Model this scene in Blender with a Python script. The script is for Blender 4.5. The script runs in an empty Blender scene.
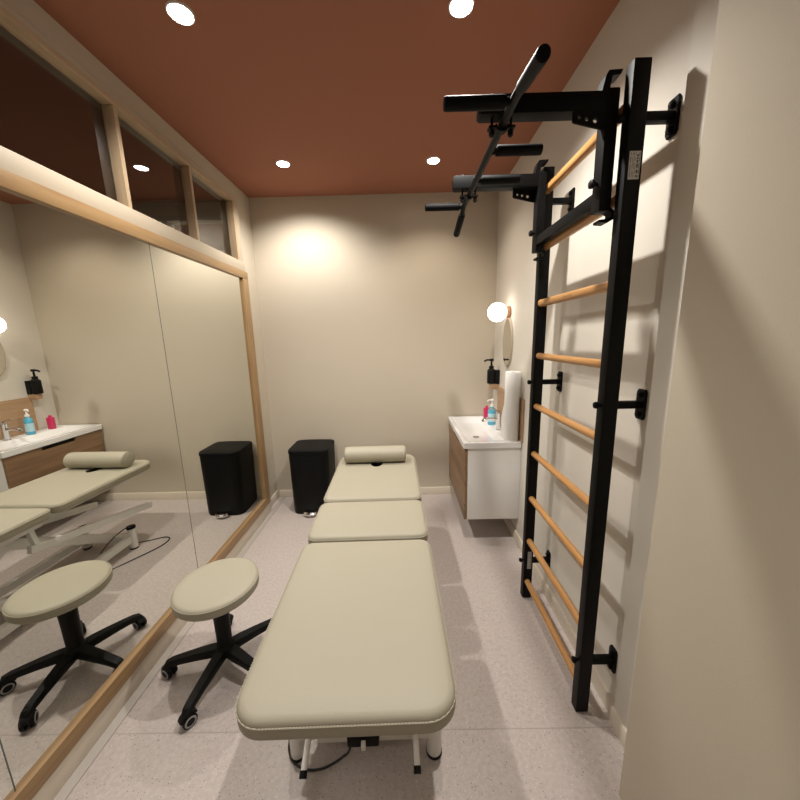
import bpy, bmesh, math, random
from mathutils import Vector, Matrix
random.seed(7)
SC = bpy.context.scene
COL = SC.collection
PI = math.pi

# ------------------------------------------------------------------ materials
def mat(name, col, rough=.5, metal=0, spec=.5, bump=None, noise=None, emit=None, coat=0):
    m = bpy.data.materials.new(name); m.use_nodes = True
    nt = m.node_tree; b = nt.nodes['Principled BSDF']
    b.inputs['Base Color'].default_value = (*col, 1)
    b.inputs['Roughness'].default_value = rough
    b.inputs['Metallic'].default_value = metal
    b.inputs['Specular IOR Level'].default_value = spec
    b.inputs['Coat Weight'].default_value = coat
    tc = nt.nodes.new('ShaderNodeTexCoord')
    if noise:
        sc, amt = noise
        n = nt.nodes.new('ShaderNodeTexNoise'); n.inputs['Scale'].default_value = sc; n.inputs['Detail'].default_value = 4
        nt.links.new(tc.outputs['Object'], n.inputs['Vector'])
        r = nt.nodes.new('ShaderNodeMapRange'); r.inputs['To Min'].default_value = 1-amt; r.inputs['To Max'].default_value = 1+amt
        nt.links.new(n.outputs['Fac'], r.inputs['Value'])
        h = nt.nodes.new('ShaderNodeHueSaturation'); h.inputs['Color'].default_value = (*col, 1)
        nt.links.new(r.outputs['Result'], h.inputs['Value']); nt.links.new(h.outputs['Color'], b.inputs['Base Color'])
    if bump:
        sc, st, dist = bump
        n = nt.nodes.new('ShaderNodeTexNoise'); n.inputs['Scale'].default_value = sc; n.inputs['Detail'].default_value = 3
        nt.links.new(tc.outputs['Object'], n.inputs['Vector'])
        bp = nt.nodes.new('ShaderNodeBump'); bp.inputs['Strength'].default_value = st; bp.inputs['Distance'].default_value = dist
        nt.links.new(n.outputs['Fac'], bp.inputs['Height']); nt.links.new(bp.outputs['Normal'], b.inputs['Normal'])
    if emit:
        b.inputs['Emission Color'].default_value = (*emit[0], 1); b.inputs['Emission Strength'].default_value = emit[1]
    return m

def wood(name, c1, c2, axis, rough=.45, scale=9):
    """straight grained wood, the grain running along one object axis"""
    m = mat(name, c1, rough); nt = m.node_tree; b = nt.nodes['Principled BSDF']
    tc = nt.nodes.new('ShaderNodeTexCoord'); mp = nt.nodes.new('ShaderNodeMapping')
    s = [scale*6]*3; s[axis] = scale*.35
    mp.inputs['Scale'].default_value = s
    nt.links.new(tc.outputs['Object'], mp.inputs['Vector'])
    n = nt.nodes.new('ShaderNodeTexNoise'); n.inputs['Scale'].default_value = 1; n.inputs['Detail'].default_value = 6; n.inputs['Distortion'].default_value = .4
    nt.links.new(mp.outputs['Vector'], n.inputs['Vector'])
    cr = nt.nodes.new('ShaderNodeValToRGB')
    cr.color_ramp.elements[0].position = .32; cr.color_ramp.elements[0].color = (*c2, 1)
    cr.color_ramp.elements[1].position = .66; cr.color_ramp.elements[1].color = (*c1, 1)
    nt.links.new(n.outputs['Fac'], cr.inputs['Fac']); nt.links.new(cr.outputs['Color'], b.inputs['Base Color'])
    return m

def floor_mat():
    m = mat('speckled vinyl floor', (.55, .5, .47), .42); nt = m.node_tree; b = nt.nodes['Principled BSDF']
    tc = nt.nodes.new('ShaderNodeTexCoord')
    base = nt.nodes.new('ShaderNodeTexNoise'); base.inputs['Scale'].default_value = 60; base.inputs['Detail'].default_value = 5
    nt.links.new(tc.outputs['Object'], base.inputs['Vector'])
    cr = nt.nodes.new('ShaderNodeValToRGB')
    cr.color_ramp.elements[0].position = .3; cr.color_ramp.elements[0].color = (.43, .375, .35, 1)
    cr.color_ramp.elements[1].position = .7; cr.color_ramp.elements[1].color = (.52, .455, .425, 1)
    nt.links.new(base.outputs['Fac'], cr.inputs['Fac'])
    col = cr.outputs['Color']
    for sc, thr, keep, c in ((95, .16, .62, (.13, .10, .09)), (150, .2, .75, (.74, .71, .67)), (70, .14, .8, (.30, .17, .12))):
        v = nt.nodes.new('ShaderNodeTexVoronoi'); v.inputs['Scale'].default_value = sc
        nt.links.new(tc.outputs['Object'], v.inputs['Vector'])
        lt = nt.nodes.new('ShaderNodeMath'); lt.operation = 'LESS_THAN'; lt.inputs[1].default_value = thr
        nt.links.new(v.outputs['Distance'], lt.inputs[0])
        sep = nt.nodes.new('ShaderNodeSeparateColor'); nt.links.new(v.outputs['Color'], sep.inputs['Color'])
        gt = nt.nodes.new('ShaderNodeMath'); gt.operation = 'GREATER_THAN'; gt.inputs[1].default_value = keep
        nt.links.new(sep.outputs[0], gt.inputs[0])
        mu = nt.nodes.new('ShaderNodeMath'); mu.operation = 'MULTIPLY'
        nt.links.new(lt.outputs[0], mu.inputs[0]); nt.links.new(gt.outputs[0], mu.inputs[1])
        mx = nt.nodes.new('ShaderNodeMix'); mx.data_type = 'RGBA'
        nt.links.new(mu.outputs[0], mx.inputs['Factor']); nt.links.new(col, mx.inputs['A']); mx.inputs['B'].default_value = (*c, 1)
        col = mx.outputs['Result']
    nt.links.new(col, b.inputs['Base Color'])
    return m

def mirror_mat(name, col):
    m = bpy.data.materials.new(name); m.use_nodes = True; nt = m.node_tree; nt.nodes.clear()
    o = nt.nodes.new('ShaderNodeOutputMaterial'); g = nt.nodes.new('ShaderNodeBsdfGlossy')
    g.inputs['Color'].default_value = (*col, 1); g.inputs['Roughness'].default_value = 0
    nt.links.new(g.outputs[0], o.inputs[0]); return m

def pane_mat():
    m = bpy.data.materials.new('window glass'); m.use_nodes = True; nt = m.node_tree; nt.nodes.clear()
    o = nt.nodes.new('ShaderNodeOutputMaterial'); g = nt.nodes.new('ShaderNodeBsdfGlossy'); t = nt.nodes.new('ShaderNodeBsdfTransparent')
    g.inputs['Roughness'].default_value = 0; t.inputs['Color'].default_value = (.86, .9, .88, 1)
    f = nt.nodes.new('ShaderNodeFresnel'); f.inputs['IOR'].default_value = 2.6
    mx = nt.nodes.new('ShaderNodeMixShader')
    nt.links.new(f.outputs[0], mx.inputs[0]); nt.links.new(t.outputs[0], mx.inputs[1]); nt.links.new(g.outputs[0], mx.inputs[2])
    nt.links.new(mx.outputs[0], o.inputs[0]); return m

M = dict(
    wall=mat('beige wall paint', (.54, .48, .385), .75, spec=.25, bump=(260, .12, .002)),
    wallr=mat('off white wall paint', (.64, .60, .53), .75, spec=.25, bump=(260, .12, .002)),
    ceil=mat('terracotta ceiling paint', (.33, .14, .088), .8, spec=.2, bump=(200, .1, .002)),
    floor=floor_mat(),
    seam=mat('floor weld seam', (.40, .35, .32), .5),
    base=mat('beige skirting paint', (.62, .55, .45), .5),
    cove=mat('floor cove strip', (.40, .36, .32), .5),
    oak_y=wood('oak along length', (.33, .21, .098), (.26, .152, .066), 1, .4),
    oak_z=wood('oak upright', (.33, .21, .098), (.26, .152, .066), 2, .4),
    pale_y=wood('pale wood length', (.45, .335, .215), (.39, .28, .175), 1, .45),
    pale_z=wood('pale wood upright', (.45, .335, .215), (.39, .28, .175), 2, .45),
    cream=mat('cream sill paint', (.43, .365, .275), .55),
    beech=wood('varnished beech', (.47, .245, .085), (.37, .175, .055), 1, .33, 12),
    van_wood=wood('brown oak laminate', (.29, .175, .095), (.20, .115, .06), 1, .45, 6),
    splash=wood('oak splashback', (.46, .30, .18), (.36, .23, .13), 1, .45, 6),
    white=mat('white laminate', (.80, .79, .76), .35),
    ceramic=mat('white ceramic', (.86, .86, .86), .12, coat=.4),
    chrome=mat('chrome', (.75, .75, .76), .12, 1),
    leather=mat('cream leatherette', (.375, .345, .265), .5, spec=.4, bump=(420, .25, .0015)),
    stitch=mat('cream thread', (.58, .54, .44), .7),
    pipe=mat('cream piping', (.36, .33, .25), .5),
    wmetal=mat('white powder coated steel', (.78, .77, .74), .35),
    black=mat('black powder coated steel', (.003, .003, .0033), .5, spec=.13, bump=(900, .15, .0006)),
    foam=mat('black foam rubber', (.0025, .0025, .003), .62, spec=.14),
    plastic=mat('black plastic', (.005, .005, .005), .5, spec=.2),
    binp=mat('matt black bin steel', (.005, .005, .0052), .5, spec=.14),
    grey=mat('grey tyre rubber', (.33, .33, .33), .6),
    cable=mat('black cable', (.015, .015, .016), .5),
    label=mat('silver label', (.50, .49, .47), .5),
    ink=mat('dark label ink', (.05, .05, .05), .6),
    trim=mat('white lamp trim', (.85, .84, .82), .4),
    lens=mat('lit lamp lens', (1, 1, 1), .4, emit=((1, .95, .88), 40)),
    globe=mat('lit opal glass', (1, 1, 1), .3, emit=((1, .93, .82), 6)),
    terra=mat('terracotta lamp base', (.45, .23, .125), .6, noise=(30, .15)),
    paper=mat('white tissue paper', (.80, .79, .77), .85, bump=(150, .3, .002)),
    pink=mat('raspberry plastic', (.60, .03, .12), .35),
    pinkcap=mat('pale cap plastic', (.75, .70, .72), .4),
    blue=mat('turquoise soap bottle', (.09, .42, .60), .25),
    bluelab=mat('pale blue soap label', (.42, .66, .76), .4),
    dark=mat('painted hollow shade', (.02, .018, .015), .8),  # near-black colour standing in for the shade inside openings
    mirror=mirror_mat('silvered mirror', (.79, .79, .74)),
    mirror2=mirror_mat('round mirror', (.84, .82, .78)),
    edge=mat('mirror edge', (.10, .12, .11), .3),
    glass=pane_mat(),
    dim=mat('dark glazing behind', (.03, .03, .032), .15),
)

# ------------------------------------------------------------------ mesh helpers
def merge(bm, t):
    me = bpy.data.meshes.new('tmp'); t.to_mesh(me); t.free(); bm.from_mesh(me); bpy.data.meshes.remove(me)

def box(bm, a, b, bev=0, seg=2, m4=None):
    t = bmesh.new(); bmesh.ops.create_cube(t, size=1)
    a, b = Vector(a), Vector(b); c = (a+b)/2; s = [abs(x) for x in b-a]
    for v in t.verts: v.co = Vector((v.co.x*s[0], v.co.y*s[1], v.co.z*s[2]))+c
    if bev: bmesh.ops.bevel(t, geom=t.edges[:], offset=bev, segments=seg, affect='EDGES', profile=.6)
    if m4: t.transform(m4)
    merge(bm, t)

def loft(bm, loops, cap0=True, cap1=True, close=False):
    t = bmesh.new(); R = [[t.verts.new(p) for p in l] for l in loops]; n = len(loops[0])
    rng = range(len(R)) if close else range(len(R)-1)
    for i in rng:
        A, B = R[i], R[(i+1) % len(R)]
        for k in range(n):
            t.faces.new((A[k], A[(k+1) % n], B[(k+1) % n], B[k]))
    if not close:
        if cap0: t.faces.new(list(reversed(R[0])))
        if cap1: t.faces.new(R[-1])
    bmesh.ops.recalc_face_normals(t, faces=t.faces[:])
    merge(bm, t)

def rrect(x0, x1, y0, y1, r, z, n=6):
    """rounded rectangle loop; r one radius or four (corners x1y0, x1y1, x0y1, x0y0)"""
    rs = r if isinstance(r, (list, tuple)) else [r]*4
    P = []
    for (cx, cy, sx, sy, a0), q in zip(((x1, y0, -1, 1, -90), (x1, y1, -1, -1, 0), (x0, y1, 1, -1, 90), (x0, y0, 1, 1, 180)), rs):
        for k in range(n+1):
            a = math.radians(a0+90*k/n)
            P.append(Vector((cx+sx*q+q*math.cos(a), cy+sy*q+q*math.sin(a), z)))
    return P

def circ(c, r, n, ax=2, ry=None):
    ry = ry or r; P = []
    for k in range(n):
        u, w = r*math.cos(2*PI*k/n), ry*math.sin(2*PI*k/n)
        d = [(0, u, w), (w, 0, u), (u, w, 0)][ax]
        P.append(Vector(c)+Vector(d))
    return P

def lathe(bm, prof, c, ax=2, n=32, ry=1):
    """profile [(radius, distance along axis)]"""
    L = []
    for r, h in prof:
        p = Vector(c); p[ax] += h; L.append(circ(p, max(r, 1e-4), n, ax, max(r, 1e-4)*ry))
    loft(bm, L)

def tube(bm, pts, r, n=14, rs=None):
    pts = [Vector(p) for p in pts]; L = []
    T = [(pts[min(i+1, len(pts)-1)]-pts[max(i-1, 0)]).normalized() for i in range(len(pts))]
    ref = Vector((0, 0, 1)) if abs(T[0].z) < .9 else Vector((1, 0, 0))
    u = (ref-T[0]*ref.dot(T[0])).normalized()
    for i, p in enumerate(pts):
        u = (u-T[i]*u.dot(T[i])).normalized(); w = T[i].cross(u); q = rs[i] if rs else r
        L.append([p+u*q*math.cos(2*PI*k/n)+w*q*math.sin(2*PI*k/n) for k in range(n)])
    loft(bm, L)

def smooth_path(P, k=8):
    P = [Vector(p) for p in P]; Q = [P[0]]+P+[P[-1]]; out = []
    for i in range(1, len(Q)-2):
        a, b, c, d = Q[i-1:i+3]
        for j in range(k):
            t = j/k
            out.append(.5*((2*b)+(c-a)*t+(2*a-5*b+4*c-d)*t*t+(3*b-a-3*c+d)*t**3))
    return out+[P[-1]]

def beam(bm, p, q, w, h, bev=.002, up=(0, 0, 1)):
    """rectangular bar from p to q; w across, h along up"""
    p, q = Vector(p), Vector(q); d = q-p; L = d.length; x = d.normalized()
    y = Vector(up).cross(x).normalized(); z = x.cross(y)
    m = Matrix((x, y, z)).transposed().to_4x4(); m.translation = (p+q)/2
    box(bm, (-L/2, -w/2, -h/2), (L/2, w/2, h/2), bev, 2, m)

def prism(bm, pts, ax, a, b):
    """polygon (2-d points in the two other axes) extruded along axis ax"""
    def P(u, w, t): return Vector([(t, u, w), (u, t, w), (u, w, t)][ax])
    loft(bm, [[P(u, w, a) for u, w in pts], [P(u, w, b) for u, w in pts]])

# ------------------------------------------------------------------ object helpers
ROOTM = {}
def thing(name, label, cat, loc=(0, 0, 0), rz=0, group=None):
    o = bpy.data.objects.new(name, None); COL.objects.link(o); o.empty_display_size = .05
    o.location = loc; o.rotation_euler = (0, 0, rz); o['label'] = label; o['category'] = cat
    if group: o['group'] = group
    ROOTM[o] = Matrix.Translation(loc) @ Matrix.Rotation(rz, 4, 'Z')
    return o

def obj(name, bm, m, parent=None, world=True, angle=38, label=None):
    """bm in world coordinates (world=True) or already in the thing's own frame"""
    if parent is not None:
        r = ROOTM[parent]
        if world: bm.transform(r.inverted())
    me = bpy.data.meshes.new(name); bm.to_mesh(me); bm.free()
    for p in me.polygons: p.use_smooth = True
    me.set_sharp_from_angle(angle=math.radians(angle))
    me.materials.append(m)
    o = bpy.data.objects.new(name, me); COL.objects.link(o)
    if parent is not None: o.parent = parent; ROOTM[o] = ROOTM[parent]
    if label: o['label'] = label
    return o

def single(name, bm, m, label, cat, loc, group=None):
    bm.transform(Matrix.Translation(-Vector(loc)))
    o = obj(name, bm, m); o.location = loc; o['label'] = label; o['category'] = cat
    ROOTM[o] = Matrix.Translation(loc)
    if group: o['group'] = group
    return o

def struct(name, bm, m, parent=None):
    o = obj(name, bm, m, parent)
    ROOTM[o] = Matrix.Identity(4)
    if parent is None: o['kind'] = 'structure'
    return o

def cut(o, cbm):
    """subtract a solid from a mesh object and keep only the result"""
    me = bpy.data.meshes.new('c'); cbm.to_mesh(me); cbm.free()
    c = bpy.data.objects.new('c', me); COL.objects.link(c); c.matrix_world = o.matrix_world.copy()
    bpy.context.view_layer.update()
    md = o.modifiers.new('b', 'BOOLEAN'); md.operation = 'DIFFERENCE'; md.object = c; md.solver = 'EXACT'
    dg = bpy.context.evaluated_depsgraph_get(); dg.update()
    n = bpy.data.meshes.new_from_object(o.evaluated_get(dg)); o.modifiers.clear()
    old = o.data; o.data = n; n.name = o.name; bpy.data.meshes.remove(old)
    bpy.data.objects.remove(c); bpy.data.meshes.remove(me)
    n.set_sharp_from_angle(angle=math.radians(38))

B = bmesh.new
XL, XR, YB, H = -1.33, .876, 3.22, 2.856
XRN, XRF = .863, .885          # the right wall runs slightly out of square
def xr(y): return XRN+(XRF-XRN)*(y-1.125)/(YB-1.125)
YF = -1.3

# ------------------------------------------------------------------ room shell
b = B(); box(b, (-3.7, YF-.1, -.1), (1.3, 5.0, 0)); floor = struct('floor', b, M['floor'])
b = B(); box(b, (-1.25, 1.103, -.002), (.845, 1.107, .0006)); struct('trim_1', b, M['seam'])
b = B(); box(b, (-3.7, YF-.1, H), (1.3, 5.0, H+.1)); struct('ceiling', b, M['ceil'])
b = B(); box(b, (-1.41, YB, 0), (1.2, YB+.08, H)); struct('wall_back', b, M['wall'])
b = B(); prism(b, [(XRF, YB), (1.2, YB), (1.2, .9), (.847, .9), (.847, 1.125), (XRN, 1.125)], 2, 0, H)
struct('wall_right', b, M['wallr'])
b = B(); prism(b, [(.73, .9), (1.2, .9), (1.2, YF), (.73, YF)], 2, 0, H); struct('wall_near_right', b, M['wall'])
b = B(); box(b, (-1.41, YF-.1, 0), (1.3, YF, H)); struct('wall_front', b, M['wall'])
b = B(); box(b, (-1.41, 2.90, 0), (XL, YB, H)); box(b, (-1.41, YF, 2.735), (XL, 2.90, H)); box(b, (-1.41, YF, 0), (XL, 2.90, .112))
box(b, (-1.41, YF, .112), (XL, -.62, 2.735))
struct('wall_left', b, M['wall'])

def skirting(bm, a, c, n, h, t):
    """skirting from a to c on the floor, n = direction out of the wall"""
    a, c, n = Vector((*a, 0)), Vector((*c, 0)), Vector((*n, 0)); z = Vector((0, 0, 1))
    prof = [(0, 0), (t, 0), (t, h-.004), (t-.003, h), (0, h)]
    loft(bm, [[a+n*u+z*w for u, w in prof], [c+n*u+z*w for u, w in prof]])
b = B(); skirting(b, (-1.30, YB), (.84, YB), (0, -1), .078, .015); struct('baseboard_back', b, M['base'])
b = B(); skirting(b, (XRF, YB-.015), (XRN, 1.125), (-1, 0), .078, .013); skirting(b, (.847, 1.125), (.847, .9), (-1, 0), .078, .013)
struct('baseboard_right', b, M['base'])
b = B(); skirting(b, (XL, 2.905), (XL, YB), (1, 0), .078, .015); struct('baseboard_left', b, M['base'])
b = B(); box(b, (XL, YF, 0), (-1.276, 2.903, .112), .002); struct('trim_2', b, M['base'])
b = B(); prism(b, [(-1.276, 0), (-1.240, 0), (-1.242, .005), (-1.276, .014)], 1, YF, 3.2); struct('trim_3', b, M['cove'])

# oak frame round the mirrored doors
YE = -.62
b = B(); box(b, (-1.36, YE, .112), (-1.270, 2.904, .180), .003); struct('trim_4', b, M['oak_y'])
b = B(); box(b, (-1.36, YE, 2.108), (-1.270, 2.904, 2.166), .003); struct('trim_5', b, M['oak_y'])
b = B(); box(b, (-1.36, 2.812, .180), (-1.270, 2.904, 2.108), .003); struct('trim_6', b, M['oak_z'])
for i, (y0, y1) in enumerate(((1.821, 2.812), (.825, 1.817), (YE, .821))):
    b = B(); box(b, (-1.292, y0, .180), (-1.288, y1, 2.108)); d = struct('door_%d' % (i+1), b, M['mirror'])
    b = B(); box(b, (-1.312, y0, .180), (-1.2924, y1, 2.108)); obj('door_panel', b, M['edge'], d)
    b = B(); box(b, (-1.2922, y0-.004, .180), (-1.2875, y0-.0003, 2.108)); obj('edge_strip', b, M['edge'], d)

# glazed transom above the doors
w = None
b = B(); box(b, (-1.38, YE, 2.166), (-1.276, 2.885, 2.240), .004); w = struct('window_1', b, M['cream'])
b = B(); box(b, (-1.38, YE, 2.676), (-1.286, 2.84, 2.700), .003); obj('head_rail', b, M['pale_y'], w)
b = B(); box(b, (-1.38, YE, 2.700), (-1.294, 2.90, 2.735), .003); obj('head_trim', b, M['cream'], w)
b = B(); box(b, (-1.38, 2.80, 2.240), (-1.286, 2.84, 2.676), .003); obj('jamb', b, M['pale_z'], w)
b = B(); box(b, (-1.38, 2.84, 2.240), (-1.292, 2.90, 2.700), .003); obj('side_trim', b, M['cream'], w)
for y in (2.28, 1.733, 1.186, .64, .09):
    b = B(); box(b, (-1.345, y-.012, 2.240), (-1.288, y+.012, 2.676), .003); obj('glazing_bar', b, M['pale_z'], w)
ys = [2.80, 2.28, 1.733, 1.186, .64, .09, YE]
for i in range(6):
    b = B(); y0, y1 = ys[i+1]+.012, ys[i]-(.012 if i else 0)
    bmv = [b.verts.new(p) for p in ((-1.338, y0, 2.240), (-1.338, y1, 2.240), (-1.338, y1, 2.676), (-1.338, y0, 2.676))]
    b.faces.new(bmv); obj('window_pane', b, M['glass'], w)

# dim corridor beyond the transom
b = B(); box(b, (-3.7, YF-.1, 0), (-3.6, 5.0, H)); struct('wall_far_left', b, M['wall'])
b = B(); box(b, (-3.6, YF-.1, 0), (-1.41, YF, H)); struct('wall_far_front', b, M['wall'])
b = B(); box(b, (-3.6, 4.9, 0), (-1.41, 5.0, H)); struct('wall_far_back', b, M['wall'])
b = B(); box(b, (-1.41, 3.3, 0), (-1.33, 4.9, H)); struct('wall_far_right', b, M['wall'])
b = B(); box(b, (-3.6, 3.28, 2.74), (-1.41, 3.36, H)); box(b, (-3.6, 3.28, 0), (-1.41, 3.36, 1.0)); struct('wall_corridor', b, M['wall'])
b = B()
box(b, (-3.55, 3.27, 2.70), (-1.45, 3.37, 2.74)); box(b, (-3.55, 3.27, 1.0), (-1.45, 3.37, 1.04))
for x in (-3.58, -2.86, -2.14, -1.43): box(b, (x-.018, 3.27, 1.0), (x+.018, 3.37, 2.74))
w2 = struct('window_2', b, M['cream'])
b = B(); b.faces.new([b.verts.new(p) for p in ((-3.6, 3.32, 1.0), (-1.41, 3.32, 1.0), (-1.41, 3.32, 2.72), (-3.6, 3.32, 2.72))]); obj('window_pane', b, M['glass'], w2)

# ------------------------------------------------------------------ recessed downlights
LIGHTS = []
def downlight(x, y, label, power, col, group='downlights in the terracotta ceiling', ang=134, blend=.8, tilt=0):
    t = thing('ceiling_downlight', label, 'ceiling light', (x, y, H), 0, group)
    b = B(); L = []
    for r, z in ((.042, -.001), (.042, -.005), (.044, -.008), (.048, -.006), (.049, -.0005), (.045, -.0005)): L.append(circ((x, y, H+z), r, 40))
    loft(b, L, close=True); obj('trim_ring', b, M['trim'], t)
    b = B(); lathe(b, [(.042, -.0005), (.042, -.0045), (.036, -.0060)], (x, y, H), n=32); obj('lens', b, M['lens'], t)
    ld = bpy.data.lights.new('downlight_beam', 'SPOT'); ld.energy = power; ld.color = col; ld.spot_size = math.radians(ang); ld.spot_blend = blend
    ld.shadow_soft_size = .022
    lo = bpy.data.objects.new('downlight_beam', ld); COL.objects.link(lo); lo.parent = t; lo.location = (0, 0, -.03); lo.rotation_euler = (math.radians(tilt), 0, 0)
COOL, WARM = (1, .955, .89), (1, .88, .74)
downlight(-.826, 1.53, 'white recessed downlight in the ceiling above the round stool, near left', 92, COOL)
downlight(.258, 1.535, 'white recessed downlight in the ceiling just left of the pull-up bar', 125, COOL)
downlight(-.825, 2.655, 'white recessed downlight in the ceiling in front of the wall above the black bin', 80, COOL, tilt=14)
downlight(.257, 2.668, 'white recessed downlight in the ceiling nearest the washbasin and globe lamp', 32, WARM)
downlight(-.826, -.71, 'added unseen downlight nearest the front wall, mirror side', 14, COOL)  # this and the next: unseen lamps behind the camera, added as fill light
downlight(.258, -.71, 'added unseen downlight nearest the front wall, wall bars side', 14, COOL)
downlight(-1.904, 3.60, 'small downlight seen through the glazed transom in the room beyond', 60, COOL, None)

# ------------------------------------------------------------------ treatment table (own frame: x across, y along, z up)
TT = .665
RZ = .0245
tbl = thing('treatment_table', 'long cream padded three-section treatment table on a white steel base', 'massage table', (-.19, 1.60, 0), RZ)
HW = .297
def cushion(y0, y1, rs, z1=TT, th=.062):
    b = B(); L = []
    for ins, z in ((.018, -th), (.006, -th+.004), (0, -th+.014), (0, -.018), (.004, -.008), (.012, -.002), (.024, .0005), (.06, .003), (.12, .004)):
        L.append(rrect(-HW+ins, HW-ins, y0+ins, y1-ins, [max(r-ins, .012) for r in rs], z1+z, 8))
    loft(b, L); return b
def ring(y0, y1, rs, z, out, r):
    P = rrect(-HW-out, HW+out, y0-out, y1+out, rs, z, 8); b = B(); n = len(P); L = []
    for i, p in enumerate(P):
        t = (P[(i+1) % n]-P[i-1]).normalized(); nn = Vector((t.y, -t.x, 0))
        L.append([p+nn*r*math.cos(2*PI*k/8)+Vector((0, 0, 1))*r*math.sin(2*PI*k/8) for k in range(8)])
    loft(b, L, close=True); return b
def stitches(y0, y1, rs, z):
    P = rrect(-HW-.0005, HW+.0005, y0-.0005, y1+.0005, rs, z, 8); b = B(); n = len(P)
    for i in range(n):
        a, c = P[i], P[(i+1) % n]; d = c-a
        if d.length < 1e-4: continue
        k = max(1, int(d.length/.0085))
        for j in range(k):
            p, q = a+d*((j+.15)/k), a+d*((j+.75)/k)
            beam(b, p, q, .0011, .0011, 0)
    return b
secs = [('foot_cushion', -.935, -.172, (.085, .05, .05, .085)), ('middle_cushion', -.150, .218, (.05, .045, .045, .05)), ('head_cushion', .240, 1.010, (.045, .085, .085, .045))]
head = None
for nm, y0, y1, rs in secs:
    c = obj(nm, cushion(y0, y1, rs), M['leather'], tbl, False)
    if nm == 'head_cushion': head = c
    obj('piping', ring(y0, y1, rs, TT-.017, -.0008, .0028), M['pipe'], c, False)
    obj('stitching', stitches(y0, y1, rs, TT-.0115), M['stitch'], c, False)
    b = B(); L = [rrect(-HW+.03, HW-.03, y0+.03, y1-.03, .04, z) for z in (TT-.074, TT-.0615)]; loft(b, L); obj('support_board', b, M['wmetal'], c, False)
bpy.context.view_layer.update()
cb = B(); lathe(cb, [(.046, -.15), (.046, .1)], (.0, .795, TT), n=40, ry=1.5); cut(head, cb)
b = B(); L = [circ((0, .795, TT+z), r, 40, 2, r*1.5) for r, z in ((.0465, -.06), (.0465, -.004), (.0445, -.004), (.0445, -.06))]; loft(b, L, close=True)
obj('face_hole_lining', b, M['dark'], head, False)  # shade down the hole is put into the lining's colour
# upper frame
b = B()
for x in (-.205, .205): beam(b, (x, -.80, TT-.094), (x, .20, TT-.094), .03, .04)
for y in (-.79, -.15, .19): beam(b, (-.205, y, TT-.094), (.205, y, TT-.094), .03, .036)
obj('upper_frame', b, M['wmetal'], tbl, False)
b = B()
for x in (-.17, .17): beam(b, (x, .20, TT-.096), (x, .86, TT-.088), .028, .028)
beam(b, (-.17, .85, TT-.088), (.17, .85, TT-.088), .025, .025)
for x in (-.235, .235): beam(b, (x, .10, .46), (x, .965, .285), .03, .045); beam(b, (x, .14, .45), (x*.87, .14, TT-.09), .025, .03)
obj('head_frame', b, M['wmetal'], tbl, False)
# lower frame with scissor arms
b = B()
for x in (-.185, .185): beam(b, (x, -.56, .085), (x, .80, .085), .04, .05)
for y in (-.55, .12, .79): beam(b, (-.185, y, .085), (.185, y, .085), .05, .045)
obj('base_frame', b, M['wmetal'], tbl, False)
for x, y0, y1 in ((-.150, -.45, .10), (-.115, .10, -.45), (.150, -.45, .10), (.115, .10, -.45)):
    b = B(); beam(b, (x, y0, .11), (x, y1, TT-.115), .022, .05)
    lathe(b, [(.016, -.018), (.016, .018)], (x, (y0+y1)/2, (.11+TT-.115)/2), 0, 20)
    obj('scissor_arm', b, M['wmetal'], tbl, False)
for x in (-.08, .08):
    b = B(); beam(b, (x, .74, .12), (x, .02, TT-.13), .025, .055); obj('lift_arm', b, M['wmetal'], tbl, False)
for x, y in ((-.265, -.565), (.268, -.575)):
    b = B(); lathe(b, [(.027, .008), (.029, .014), (.029, .16), (.026, .168)], (x, y, 0), n=28); beam(b, (x, y, .1), (x*.72, y, .1), .03, .03)
    f = obj('foot', b, M['wmetal'], tbl, False)
    b = B(); lathe(b, [(.026, 0), (.031, .002), (.031, .012), (.027, .016)], (x, y, 0), n=28); obj('rubber_pad', b, M['plastic'], f, False, label='black rubber pad')
for x, y in ((-.195, .79), (.195, .79)):
    b = B(); lathe(b, [(.025, .008), (.028, .014), (.028, .165), (.024, .172)], (x, y, 0), n=28)
    f = obj('foot', b, M['wmetal'], tbl, False)
    b = B(); lathe(b, [(.025, 0), (.029, .002), (.029, .012), (.025, .016)], (x, y, 0), n=28); obj('rubber_pad', b, M['plastic'], f, False, label='black rubber pad')
    b = B(); lathe(b, [(.027, .172), (.031, .174), (.031, .19), (.02, .195)], (x, y, 0), n=28); obj('top_cap', b, M['plastic'], f, False, label='black cap')
for s in (-1, 1):                                                   # two foot levers reaching out to the front
    b = B(); tube(b, smooth_path([(s*.195-.01, -.46, .15), (s*.20-.01, -.54, .135), (s*.205-.01, -.585, .10), (s*.207-.01, -.66, .056)], 6), .0115)
    lv = obj('foot_lever', b, M['wmetal'], tbl, False)
    b = B(); p, q = Vector((s*.207-.01, -.654, .0594)), Vector((s*.207-.01, -.672, .0492)); tube(b, [p, q], .0135); obj('end_cap', b, M['plastic'], lv, False, label='black end cap')
    b = B(); beam(b, (s*.17, -.50, .12), (s*.17, -.57, .165), .05, .012); obj('lever_bracket', b, M['wmetal'], lv, False)
b = B(); box(b, (-.062, -.62, .10), (.058, -.44, .16), .008); mt = obj('motor_box', b, M['plastic'], tbl, False, label='black motor box')
b = B(); beam(b, (0, -.635, .115), (0, -.58, .13), .016, .03); obj('locking_tab', b, M['wmetal'], mt, False)
b = B(); tube(b, smooth_path([(-.05, -.50, .10), (-.06, -.57, .03), (-.09, -.585, .006), (-.15, -.615, .006), (-.215, -.62, .006), (-.275, -.595, .006), (-.302, -.56, .03), (-.285, -.52, .09), (-.22, -.46, .12)], 8), .0042, 8)
obj('power_cable', b, M['cable'], tbl, False)
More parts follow.
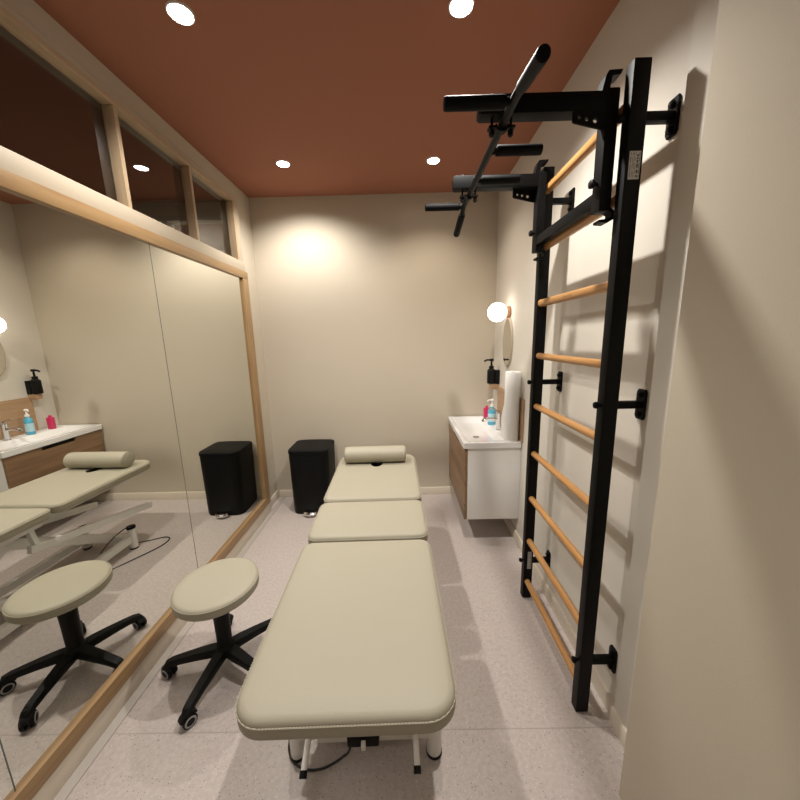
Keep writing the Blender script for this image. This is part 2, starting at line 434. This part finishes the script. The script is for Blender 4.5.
b = B(); tube(b, smooth_path([(-.16, .55, .12), (-.20, .62, .19), (-.225, .70, .22), (-.215, .76, .20)], 8), .004, 8)
obj('power_cable', b, M['cable'], tbl, False)
b = B(); tube(b, smooth_path([(-.15, .30, .05), (-.22, .50, .005), (-.32, .66, .005), (-.395, .80, .005), (-.40, .90, .005), (-.34, .93, .005), (-.24, .88, .005), (-.15, .80, .03)], 8), .0042, 8)
obj('power_cable', b, M['cable'], tbl, False)

# bolster pillow on the head end
bl = thing('bolster_pillow', 'rolled cream bolster pillow lying across the head of the treatment table', 'pillow', (-.19, 1.60, 0), RZ)
b = B(); L = []
n = 28; rad = .060
for x, f in ((-.245, .0), (-.244, .55), (-.240, .86), (-.232, .98), (-.22, 1), (-.1, 1.02), (.1, 1.02), (.2, 1), (.212, .98), (.220, .86), (.224, .55), (.225, .0)):
    q = max(rad*f, .001); ring_ = []
    for k in range(n):
        a = 2*PI*k/n; z = q*math.sin(a)
        ring_.append(Vector((x, .830+q*1.12*math.cos(a), max(TT+.0045+rad+z, TT+.0052))))
    L.append(ring_)
loft(b, L); pil = obj('cover', b, M['leather'], bl, False)
for x in (-.238, .218):
    b = B(); L = []
    for k in range(28):
        a = 2*PI*k/28; c = Vector((x, .830+rad*1.0*math.cos(a), TT+.007+rad+rad*.9*math.sin(a))); d = Vector((0, math.cos(a), math.sin(a)))
        L.append([c+Vector((.0025*math.cos(t), 0, 0))+d*.0025*math.sin(t) for t in (0, PI/2, PI, 1.5*PI)])
    loft(b, L, close=True); obj('end_piping', b, M['pipe'], bl, False)

# ------------------------------------------------------------------ stool
HX, HY = -.912, 1.40
st = thing('rolling_stool', 'round cream padded stool on a black five-star castor base beside the treatment table', 'stool', (HX, HY, 0))
ZS = .478
b = B(); R0 = .185
lathe(b, [(R0-.02, -.055), (R0-.006, -.053), (R0, -.046), (R0+.001, -.02), (R0-.002, -.010), (R0-.008, -.004), (R0-.018, 0), (R0-.05, .003), (.05, .004), (.001, .004)], (HX, HY, ZS), n=64)
seat = obj('seat', b, M['leather'], st)
b = B(); L = []
for k in range(64):
    a = 2*PI*k/64; d = Vector((math.cos(a), math.sin(a), 0)); c = Vector((HX, HY, ZS-.013))+d*(R0-.001)
    L.append([c+d*.0026*math.cos(t)+Vector((0, 0, .0026*math.sin(t))) for t in (0, PI/3, 2*PI/3, PI, 4*PI/3, 5*PI/3)])
loft(b, L, close=True); obj('piping', b, M['pipe'], seat)
b = B(); box(b, (HX-.09, HY-.07, ZS-.068), (HX+.09, HY+.07, ZS-.0555), .004); obj('seat_plate', b, M['plastic'], st)
b = B(); tube(b, [(HX+.03, HY, ZS-.075), (HX+.12, HY+.03, ZS-.076), (HX+.155, HY+.045, ZS-.082)], .006, 10); obj('height_lever', b, M['plastic'], st)
b = B(); lathe(b, [(.033, .105), (.033, .11), (.036, .30), (.040, .395), (.041, ZS-.069)], (HX, HY, 0), n=32); obj('gas_column', b, M['plastic'], st)
b = B(); lathe(b, [(.03, .075), (.042, .08), (.046, .10), (.042, .122), (.033, .13)], (HX, HY, 0), n=32); obj('hub', b, M['plastic'], st)
def castor(root, cx, cy, ang):
    ca, sa = math.cos(ang), math.sin(ang); ax = Vector((-sa, ca, 0)); rd = .029
    wh = None
    b = B(); L = []
    for k in range(9):                                              # hood over the wheels
        a = math.radians(20+k*17); c = Vector((cx, cy, rd)); u = Vector((ca, sa, 0)); z = Vector((0, 0, 1))
        L.append([c+(u*math.cos(a)+z*math.sin(a))*r+ax*t for r, t in ((rd+.003, -.018), (rd+.008, -.014), (rd+.008, .014), (rd+.003, .018))])
    loft(b, L); lathe(b, [(.008, rd+.004), (.008, .085)], (cx, cy, 0), n=14)
    hood = obj('castor', b, M['plastic'], root)
    for s in (-1, 1):                                               # twin wheels
        b = B(); c0 = Vector((cx, cy, rd)); u = Vector((ca, sa, 0)); z = Vector((0, 0, 1))
        def wl_(r, t): return [c0+ax*s*t+u*r*math.cos(2*PI*k/24)+z*r*math.sin(2*PI*k/24) for k in range(24)]
        loft(b, [wl_(r, t) for r, t in ((rd-.005, .006), (rd, .008), (rd, .021), (rd-.004, .024), (.012, .024))]); obj('wheel', b, M['plastic'], hood)
        b = B(); loft(b, [wl_(r, t) for r, t in ((.0165, .0236), (.0165, .0252), (.0225, .0252), (.0235, .0236))], close=True); obj('tread_ring', b, M['grey'], hood, label='grey rubber tread ring')
for i, deg in enumerate((46, 118, 191, 263, 334)):
    a = math.radians(deg); u = Vector((math.cos(a), math.sin(a), 0)); wv = Vector((-u.y, u.x, 0)); z = Vector((0, 0, 1)); b = B(); L = []
    for r, zt, th, hw in ((.025, .122, .042, .029), (.07, .119, .040, .028), (.14, .110, .035, .0245), (.20, .100, .031, .0215), (.245, .091, .029, .020), (.268, .082, .028, .0185), (.280, .070, .022, .015)):
        c = Vector((HX, HY, 0))+u*r
        L.append([c+wv*sx*hw*fx+z*(zt-dz*th) for sx, fx, dz in ((-1, .75, 0), (1, .75, 0), (1, 1, .25), (1, .9, 1), (-1, .9, 1), (-1, 1, .25))])
    loft(b, L); obj('leg', b, M['plastic'], st, angle=50)
    castor(st, HX+u.x*.264, HY+u.y*.264, math.radians((215, 20, 160, 235, 300)[i]))

# ------------------------------------------------------------------ pedal bin
bx, by = -.878, 3.03
bn = thing('pedal_bin', 'tall matt black pedal bin standing against the back wall beside the mirror', 'bin', (bx, by, 0))
def binloop(s, z, hw=.188, y0=-.185, y1=.16): return [p for p in rrect(bx-hw*s, bx+hw*s, by+y0*s, by+y1, (.075*s, .03, .03, .075*s), z, 8)]
b = B(); loft(b, [binloop(.93, .012), binloop(.94, .016), binloop(.985, .575), binloop(.98, .582)]); obj('body', b, M['binp'], bn)
b = B(); loft(b, [binloop(.92, 0), binloop(.92, .012)]); obj('base', b, M['plastic'], bn)
b = B(); loft(b, [binloop(.995, .585), binloop(1.005, .589), binloop(1.005, .607), binloop(.985, .618), binloop(.9, .623), binloop(.5, .625)]); obj('lid', b, M['binp'], bn)
b = B(); L = []
for k in range(9):
    t = -1+k/4; yy = by-.175-.075*(1-.35*t*t)
    L.append([Vector((bx+t*.058, yy+dy, zz)) for dy, zz in ((.0, .020), (.0, .034), (.012, .046), (.08, .046), (.08, .020))])
loft(b, L); obj('pedal', b, M['chrome'], bn, label='shiny steel pedal')

# ------------------------------------------------------------------ washbasin unit
VX0, VX1, VY0, VY1 = .456, XR-.001, 2.375, 3.204
van = thing('vanity_unit', 'wall-hung washbasin cabinet with white sides and brown wood fronts', 'cabinet', (.64, 2.79, .2))
b = B(); box(b, (VX0+.022, VY0, .20), (VX1, VY0+.018, .775), .001); obj('side_panel', b, M['white'], van)
b = B(); box(b, (VX0+.022, VY1-.018, .20), (VX1, VY1, .775), .001); obj('side_panel', b, M['white'], van)
b = B(); box(b, (VX0+.022, VY0+.018, .20), (VX1, VY1-.018, .218), .001); obj('bottom_panel', b, M['white'], van)
b = B(); box(b, (VX0+.03, VY0+.018, .70), (VX0+.045, VY1-.018, .76), .001); obj('top_rail', b, M['dark'], van)  # coloured dark to give the shade in the gap under the basin
for z0, z1 in ((.20, .470), (.474, .742)):
    b = B(); box(b, (VX0, VY0, z0), (VX0+.0205, VY1, z1), .0015)
    if z1 > .7: box(b, (VX0, VY0, .742), (VX0+.0205, VY0+.27, .770), .001); box(b, (VX0, VY1-.27, .742), (VX0+.0205, VY1, .770), .001)
    dr = obj('drawer_front', b, M['van_wood'], van, label='brown wood-grain drawer front')
    if z1 > .7:
        b = B(); box(b, (VX0+.002, VY0+.271, .7425), (VX0+.0195, VY1-.271, .7475), .001); obj('finger_grip', b, M['plastic'], dr, label='black finger grip')
# basin
bs = thing('washbasin', 'white rectangular ceramic washbasin resting on the wood cabinet', 'sink', (.63, 2.79, .775))
X0, X1, Y0, Y1 = VX0-.012, VX1, VY0-.010, VY1+.006
ZB = .824
b = B()
L = [rrect(X0+.004, X1, Y0+.004, Y1, .006, .7755), rrect(X0, X1, Y0, Y1, .008, .780), rrect(X0, X1, Y0, Y1, .008, ZB-.004), rrect(X0+.004, X1, Y0+.004, Y1, .008, ZB),
     rrect(X0+.028, X1-.115, Y0+.045, Y1-.045, .03, ZB), rrect(X0+.034, X1-.121, Y0+.052, Y1-.052, .03, ZB-.004),
     rrect(X0+.05, X1-.132, Y0+.08, Y1-.08, .03, ZB-.035), rrect(X0+.075, X1-.145, Y0+.13, Y1-.13, .025, ZB-.0455), rrect(X0+.12, X1-.16, Y0+.3, Y1-.3, .02, ZB-.0475)]
loft(b, L); bowl = obj('bowl', b, M['ceramic'], bs)
b = B(); lathe(b, [(.001, .0), (.024, .0), (.027, .002), (.027, .004), (.02, .007), (.001, .008)], (.60, 2.66, ZB-.0475), n=28); obj('drain_plug', b, M['chrome'], bs)
b = B(); lathe(b, [(.011, 0), (.011, .004), (.006, .005)], (X1-.1235, 2.79, ZB-.02), 0, 20); obj('overflow_cover', b, M['chrome'], bs)
# faucet
fx, fy = .800, 2.70
fc = thing('basin_faucet', 'chrome single-lever mixer faucet on the rear edge of the basin', 'faucet', (fx, fy, ZB))
b = B(); lathe(b, [(.026, 0), (.026, .005), (.021, .008), (.021, .125), (.023, .13), (.023, .150), (.018, .156)], (fx, fy, ZB), n=28); obj('body', b, M['chrome'], fc)
b = B(); tube(b, smooth_path([(fx-.01, fy, ZB+.09), (fx-.07, fy, ZB+.098), (fx-.125, fy, ZB+.092), (fx-.135, fy, ZB+.074)], 6), .0125); obj('spout', b, M['chrome'], fc)
b = B(); beam(b, (fx+.012, fy, ZB+.158), (fx-.085, fy, ZB+.185), .02, .008); obj('lever', b, M['chrome'], fc)
# splashback
b = B(); loft(b, [[Vector((xr(y)-t, y, z)) for y, t in ((2.345, .0105), (3.02, .0105), (3.02, 0), (2.345, 0))] for z in (ZB+.001, 1.145)])
single('splashback_panel', b, M['splash'], 'low wooden splashback panel on the right wall behind the basin', 'splashback', (xr(2.68), 2.68, ZB))
# bottles
def pump_top(root, x, y, z, m, s=1, ang=PI):
    b = B(); lathe(b, [(.014*s, 0), (.014*s, .016*s), (.006*s, .018*s), (.005*s, .045*s), (.012*s, .046*s), (.012*s, .056*s), (.008*s, .06*s)], (x, y, z), n=20)
    c, q = math.cos(ang), math.sin(ang)
    tube(b, [(x, y, z+.052*s), (x+c*.03*s, y+q*.03*s, z+.053*s), (x+c*.045*s, y+q*.045*s, z+.046*s)], .005*s, 10)
    return obj('pump', b, m, root)
sx, sy = .785, 2.875
so = thing('soap_bottle', 'turquoise liquid soap bottle with white pump standing behind the faucet', 'bottle', (sx, sy, ZB))
b = B(); L = []
for s, z in ((.92, 0), (1, .004), (1, .125), (.9, .142), (.45, .158), (.42, .166)): L.append(circ((sx, sy, ZB+z), .034*s, 28, 2, .027*s))
loft(b, L); so_b = obj('bottle_body', b, M['blue'], so)
b = B(); L = [circ((sx, sy, ZB+z), .0346, 28, 2, .0276) for z in (.03, .105)]; loft(b, L, False, False); obj('label', b, M['bluelab'], so_b, label='pale blue label')
pump_top(so, sx, sy, ZB+.164, M['trim'], 1.15, math.radians(205))
qx, qy = .785, 3.06
pk = thing('pink_bottle', 'small raspberry pink bottle on the basin beside the turquoise soap', 'bottle', (qx, qy, ZB))
b = B(); L = [rrect(qx-.027*s, qx+.027*s, qy-.02*s, qy+.02*s, .01*s, ZB+z) for s, z in ((.94, 0), (1, .003), (1, .104), (.9, .112), (.45, .116))]; loft(b, L); obj('bottle_body', b, M['pink'], pk)
b = B(); lathe(b, [(.012, .114), (.012, .132), (.010, .134)], (qx, qy, ZB), n=20); obj('cap', b, M['pink'], pk)
# wall soap dispenser
dx, dy, dz = .812, 3.03, 1.17
ds = thing('wall_soap_dispenser', 'black pump soap dispenser fixed on the right wall above the splashback', 'soap dispenser', (dx, dy, dz))
b = B(); L = []
for s, z in ((.94, .002), (1, .006), (1, .112), (.97, .124), (.7, .134), (.55, .138)): L.append(circ((dx, dy, dz+z), .036*s, 28))
loft(b, L); obj('bottle_body', b, M['plastic'], ds)
pump_top(ds, dx, dy, dz+.136, M['plastic'], 1.55, math.radians(190))
b = B(); box(b, (dx+.030, dy-.032, dz+.0), (xr(dy)-.001, dy+.032, dz+.125), .004); obj('holder', b, M['plastic'], ds)
b = B(); box(b, (dx-.012, dy-.026, dz-.05), (xr(dy)-.001, dy+.022, dz), .002); obj('wood_bracket', b, M['splash'], ds, label='small wooden bracket')
# paper roll
rx, ry = .809, 2.425
pr = thing('paper_roll', 'tall upright roll of white couch paper standing on the basin edge', 'paper roll', (rx, ry, ZB))
b = B(); L = []
for r, z in ((.020, .002), (.052, .0), (.054, .004), (.054, .512), (.052, .516), (.020, .514)): L.append(circ((rx, ry, ZB+z), r, 40))
loft(b, L, close=True); ro = obj('roll', b, M['paper'], pr)
b = B(); L = [circ((rx, ry, ZB+z), r, 28) for r, z in ((.0198, .001), (.0198, .513), (.018, .513), (.018, .001))]; loft(b, L, close=True); obj('cardboard_core', b, M['splash'], pr)
b = B(); V = []
for k in range(13):
    t = k/12; a = math.radians(150-t*20); wz = .012*math.sin(t*5)
    p = Vector((rx-.054*math.cos(math.radians(40))-t*.010, ry+.054*math.sin(math.radians(40))+t*.034, 0))
    V.append((p+Vector((0, 0, ZB+.001)), p+Vector((wz*.4, 0, ZB+.30-.17*t*t))))
L = []
for p, q in V: L.append([p, q, q+Vector((.0012, .0012, 0)), p+Vector((.0012, .0012, 0))])
loft(b, L); obj('loose_sheet', b, M['paper'], pr)

# ------------------------------------------------------------------ wall lamp and mirror
lx, ly, lz = .790, 2.775, 1.788
wl = thing('wall_lamp', 'lit white globe wall lamp on a terracotta base above the basin', 'lamp', (xr(2.775), ly, lz))
b = B(); lathe(b, [(.044, 0), (.046, -.004), (.046, -.030), (.043, -.034)], (xr(2.775), ly, lz), 0, 36); obj('lamp_base', b, M['terra'], wl, label='terracotta round base')
b = B(); t = bmesh.new(); bmesh.ops.create_uvsphere(t, u_segments=40, v_segments=24, radius=.076); t.transform(Matrix.Translation((lx-.012, ly, lz))); merge(b, t); obj('globe', b, M['globe'], wl, label='glowing opal glass globe')
b = B(); L = []
cy, cz = 2.775, 1.545
for r, x in ((1, 0), (1, -.012), (.985, -.016)): L.append([Vector((xr(2.775)+x, cy+.115*r*math.cos(2*PI*k/48), cz+.20*r*math.sin(2*PI*k/48))) for k in range(48)])
mr = thing('oval_mirror', 'small oval mirror on the right wall below the globe lamp', 'mirror', (xr(2.775), cy, cz))
loft(b, L); obj('rim', b, M['cream'], mr)
b = B(); L = [[Vector((xr(2.775)+x, cy+.108*math.cos(2*PI*k/48), cz+.193*math.sin(2*PI*k/48))) for k in range(48)] for x in (-.0155, -.0175)]; loft(b, L); obj('glass', b, M['mirror2'], mr)

# ------------------------------------------------------------------ wall bars
wb = thing('wall_bars', 'tall black steel wall bars with nine wooden rungs bolted to the right wall', 'gym ladder', (.738, 1.5, 0))
YN, YFU = (1.160, 1.200), (1.800, 1.840)
UX0, UX1 = .712, .765
RX = .735
RUNGS = [.120, .392, .664, .938, 1.213, 1.489, 1.762, 2.036, 2.300]
ups = []
for y0, y1 in (YN, YFU):
    b = B(); box(b, (UX0, y0, .004), (UX1, y1, 2.405), .003); u = obj('upright', b, M['black'], wb); ups.append(u)
    yc = (y0+y1)/2
    for z in (.25, 1.345, 2.255):
        b = B(); box(b, (UX1-.002, yc-.013, z-.013), (xr(yc)-.006, yc+.013, z+.013), .002)
        loft(b, [[Vector((x, yc+dy*s, z+dz*s)) for dy, dz in ((-.022, -.045), (-.016, -.055), (.016, -.055), (.022, -.045), (.022, .045), (.016, .055), (-.016, .055), (-.022, .045))] for x, s in ((xr(yc), 1), (xr(yc)-.006, 1), (xr(yc)-.009, .95))])
        wbk = obj('wall_bracket', b, M['black'], wb)
        for dz in (-.036, .036):
            b = B(); lathe(b, [(.011, 0), (.011, -.007), (.008, -.011)], (xr(yc)-.0085, yc, z+dz), 0, 6); obj('bolt', b, M['black'], wbk)
        b = B(); lathe(b, [(.007, 0), (.007, -.008), (.011, -.009), (.013, -.014), (.011, -.021), (.005, -.024)], (UX0, yc, z), 0, 20); obj('bolt_knob', b, M['black'], wbk)
for i, z in enumerate(RUNGS):
    b = B(); L = []
    for y in (YN[1]-.01, YFU[0]+.01):
        L.append(circ((RX, y, z), .0165, 24, 1, .0165) if i < 6 else [Vector((RX-.002+.0175*math.copysign(abs(math.cos(a))**.75, math.cos(a)), y, z+.0185*math.copysign(abs(math.sin(a))**.75, math.sin(a)))) for a in [2*PI*k/24 for k in range(24)]])
    loft(b, L); r = obj('rung', b, M['beech'], wb)
    for y in (YN[1], YFU[0]):
        b = B(); L = [circ((RX, y+dy, z), q, 24, 1) for q, dy in ((.0185, 0), (.0195, .002 if y < 1.5 else -.002), (.0175, .004 if y < 1.5 else -.004))]; loft(b, L); obj('ferrule', b, M['black'], r)
    if i == 6:                                                      # faint burnt lettering too small to read
        b = B(); random.seed(3)
        for k in range(6):
            y = 1.455+k*.0135; h = .004+.003*(k in (0, 5))
            box(b, (RX-.0200, y, z+.000-h/2), (RX-.0188, y+.004, z+h)); box(b, (RX-.0200, y, z-h/2), (RX-.0188, y+.009, z-h/2+.0018))
        obj('burnt_marking', b, M['van_wood'], r)
def sticker(parent, x0, x1, y, z0, z1, seed):
    b = B(); box(b, (x0, y-.0008, z0), (x1, y+.0002, z1)); s = obj('rating_label', b, M['label'], parent, label='small silver rating label')
    random.seed(seed); b = B(); w = x1-x0
    for c, th in ((.12, .05), (.30, .03), (.42, .03), (.55, .03), (.74, .13), (.9, .05)):
        z = z0+.006
        while z < z1-.008:
            l = random.uniform(.004, .012) if th > .06 else random.uniform(.005, .02)
            box(b, (x0+w*(c-th/2), y-.0012, z), (x0+w*(c+th/2), y-.0007, min(z+l, z1-.004))); z += l+random.uniform(.002, .006)
    obj('printed_text', b, M['ink'], s)
sticker(ups[0], .7225, .7575, YN[0], 2.075, 2.155, 5)
sticker(ups[1], .732, .755, YFU[0], .205, .318, 9)

# ------------------------------------------------------------------ pull-up bar hung on the wall bars
pb = thing('pull_up_bar', 'black multi-grip pull-up bar hooked over the top of the wall bars', 'pull-up bar', (.66, 1.5, 2.0))
for s, yc in ((1, 1.236), (-1, 1.772)):
    b = B(); box(b, (.668, yc-.025, 2.005), (.708, yc+.025, 2.362), .004); po = obj('post', b, M['black'], pb)
    # hook over the top rung
    b = B(); prism(b, [(.652, 2.353), (.662, 2.398), (.670, 2.412), (.714, 2.414), (.708, 2.400), (.682, 2.396), (.676, 2.353)], 1, yc-.02, yc+.02); obj('top_hook', b, M['black'], po)
    b = B(); prism(b, [(.700, 2.01), (.716, 1.998), (.715, 1.985), (.700, 1.979), (.676, 1.978), (.677, 1.970), (.703, 1.968), (.724, 1.978), (.728, 2.004), (.705, 2.02)], 1, yc-.018, yc+.018); obj('lower_hook', b, M['black'], po)
    b = B(); tube(b, [(.669, yc, 2.095), (.660, yc, 2.095)], .007); lathe(b, [(.010, 0), (.014, -.004), (.014, -.013), (.008, -.017)], (.660, yc, 2.095), 0, 20); obj('star_knob', b, M['plastic'], po)
    b = B(); box(b, (.270, yc-.025, 2.298), (.672, yc+.025, 2.354), .003); ar = obj('arm', b, M['black'], pb)
    b = B(); prism(b, [(.562, 2.2978), (.669, 2.2978), (.669, 2.243), (.65, 2.246), (.568, 2.265), (.562, 2.270)], 1, yc-.022*s-.003, yc-.022*s+.003); g = obj('gusset_plate', b, M['black'], ar)
    bpy.context.view_layer.update()
    cb = B()
    for x, z, r in ((.584, 2.280, .005), (.608, 2.275, .006), (.635, 2.270, .007)): lathe(cb, [(r, -.03), (r, .03)], (x, yc-.020*s, z), 1, 20)
    cb.transform(ROOTM[pb].inverted()); cut(g, cb)
    b = B(); box(b, (.264, yc-.022, 2.301), (.2705, yc+.022, 2.351), .002); obj('end_plug', b, M['plastic'], ar)
    for xx in (.311, .373):
        b = B(); tube(b, [(xx, yc, 2.243), (xx, yc, 2.362)], .0045, 10); lathe(b, [(.009, 2.353), (.009, 2.362), (.006, 2.366)], (xx, yc, 0), 2, 6); lathe(b, [(.0095, 2.247), (.0095, 2.262)], (xx, yc, 0), 2, 6)
        obj('clamp_bolt', b, M['black'], ar)
    b = B(); L = []
    for k in range(11):
        a = PI+PI*k/10; r0, r1 = .017, .022
        L.append([Vector((.342+r*math.cos(a), yc+dy, 2.276+r*math.sin(a))) for r, dy in ((r0, -.013), (r1, -.013), (r1, .013), (r0, .013))])
    loft(b, L); box(b, (.299, yc-.013, 2.266), (.326, yc+.013, 2.272)); box(b, (.358, yc-.013, 2.266), (.385, yc+.013, 2.272)); obj('clamp_plate', b, M['black'], ar)
b = B(); box(b, (.670, 1.262, 2.034), (.704, 1.746, 2.074), .003); obj('cross_tube', b, M['black'], pb)
BX, BZ = .344, 2.2765
path = [(BX-.019, .862, 2.207), (BX-.014, .90, 2.219), (BX-.003, 1.02, 2.257), (BX-.001, 1.06, 2.269), (BX, 1.10, 2.275), (BX, 1.15, BZ), (BX, 1.5, BZ), (BX, 1.85, BZ), (BX, 1.90, 2.275), (BX, 1.94, 2.264), (BX, 1.98, 2.247), (BX, 2.11, 2.196)]
b = B(); tube(b, path, .0132, 18); mb = obj('main_bar', b, M['black'], pb)
def foam(p, q, r=.0205, nm='foam_grip', par=None):
    p, q = Vector(p), Vector(q); d = (q-p)
    b = B(); tube(b, [p, p+d*.01, p+d*.04, q-d*.04, q-d*.012, q], r, 22, [r*.86, r*.96, r, r, r*.94, r*.74]); return obj(nm, b, M['foam'], par or pb)
foam((BX-.001, 1.05, 2.266), (BX-.021, .850, 2.203), .0168, 'foam_sleeve', mb)
foam((BX, 1.965, 2.2535), (BX-.006, 2.115, 2.194), .0185, 'foam_sleeve', mb)
for y, sgn in ((1.125, -1), (1.385, 1), (1.62, 1), (1.915, -1)):
    e = BX+sgn*(.205 if sgn < 0 else .192)
    b = B(); tube(b, [(BX+sgn*.010, y, BZ), (e-sgn*.01, y, BZ)], .0125, 16); gh = obj('neutral_handle', b, M['black'], pb)
    foam((BX+sgn*.022, y, BZ), (e, y, BZ), .0185, 'foam_sleeve', gh)

# ------------------------------------------------------------------ camera, world, view
f, S = 332.01, 1.6
a_ = Vector((0.99971909, 0.00467599, -0.02323502)); b_ = Vector((0.02198585, 0.18317259, 0.98283489)); c_ = Vector((-0.00885174, 0.98306965, -0.18301833))
cd = bpy.data.cameras.new('camera'); cam = bpy.data.objects.new('camera', cd); COL.objects.link(cam)
cd.sensor_width = 36; cd.sensor_fit = 'HORIZONTAL'; cd.lens = f/800*36; cd.clip_start = .02
m = Matrix((a_, b_, -c_)).transposed().to_4x4(); m.translation = (0, 0, S); cam.matrix_world = m
SC.camera = cam
wd = bpy.data.worlds.new('world'); wd.use_nodes = True; wd.node_tree.nodes['Background'].inputs[0].default_value = (.9, .85, .78, 1); wd.node_tree.nodes['Background'].inputs[1].default_value = .02
SC.world = wd
v = SC.view_settings; SC.display_settings.display_device = 'sRGB'
v.view_transform = 'Standard'; v.look = 'None'; v.exposure = -.14; v.gamma = 1; v.use_curve_mapping = False
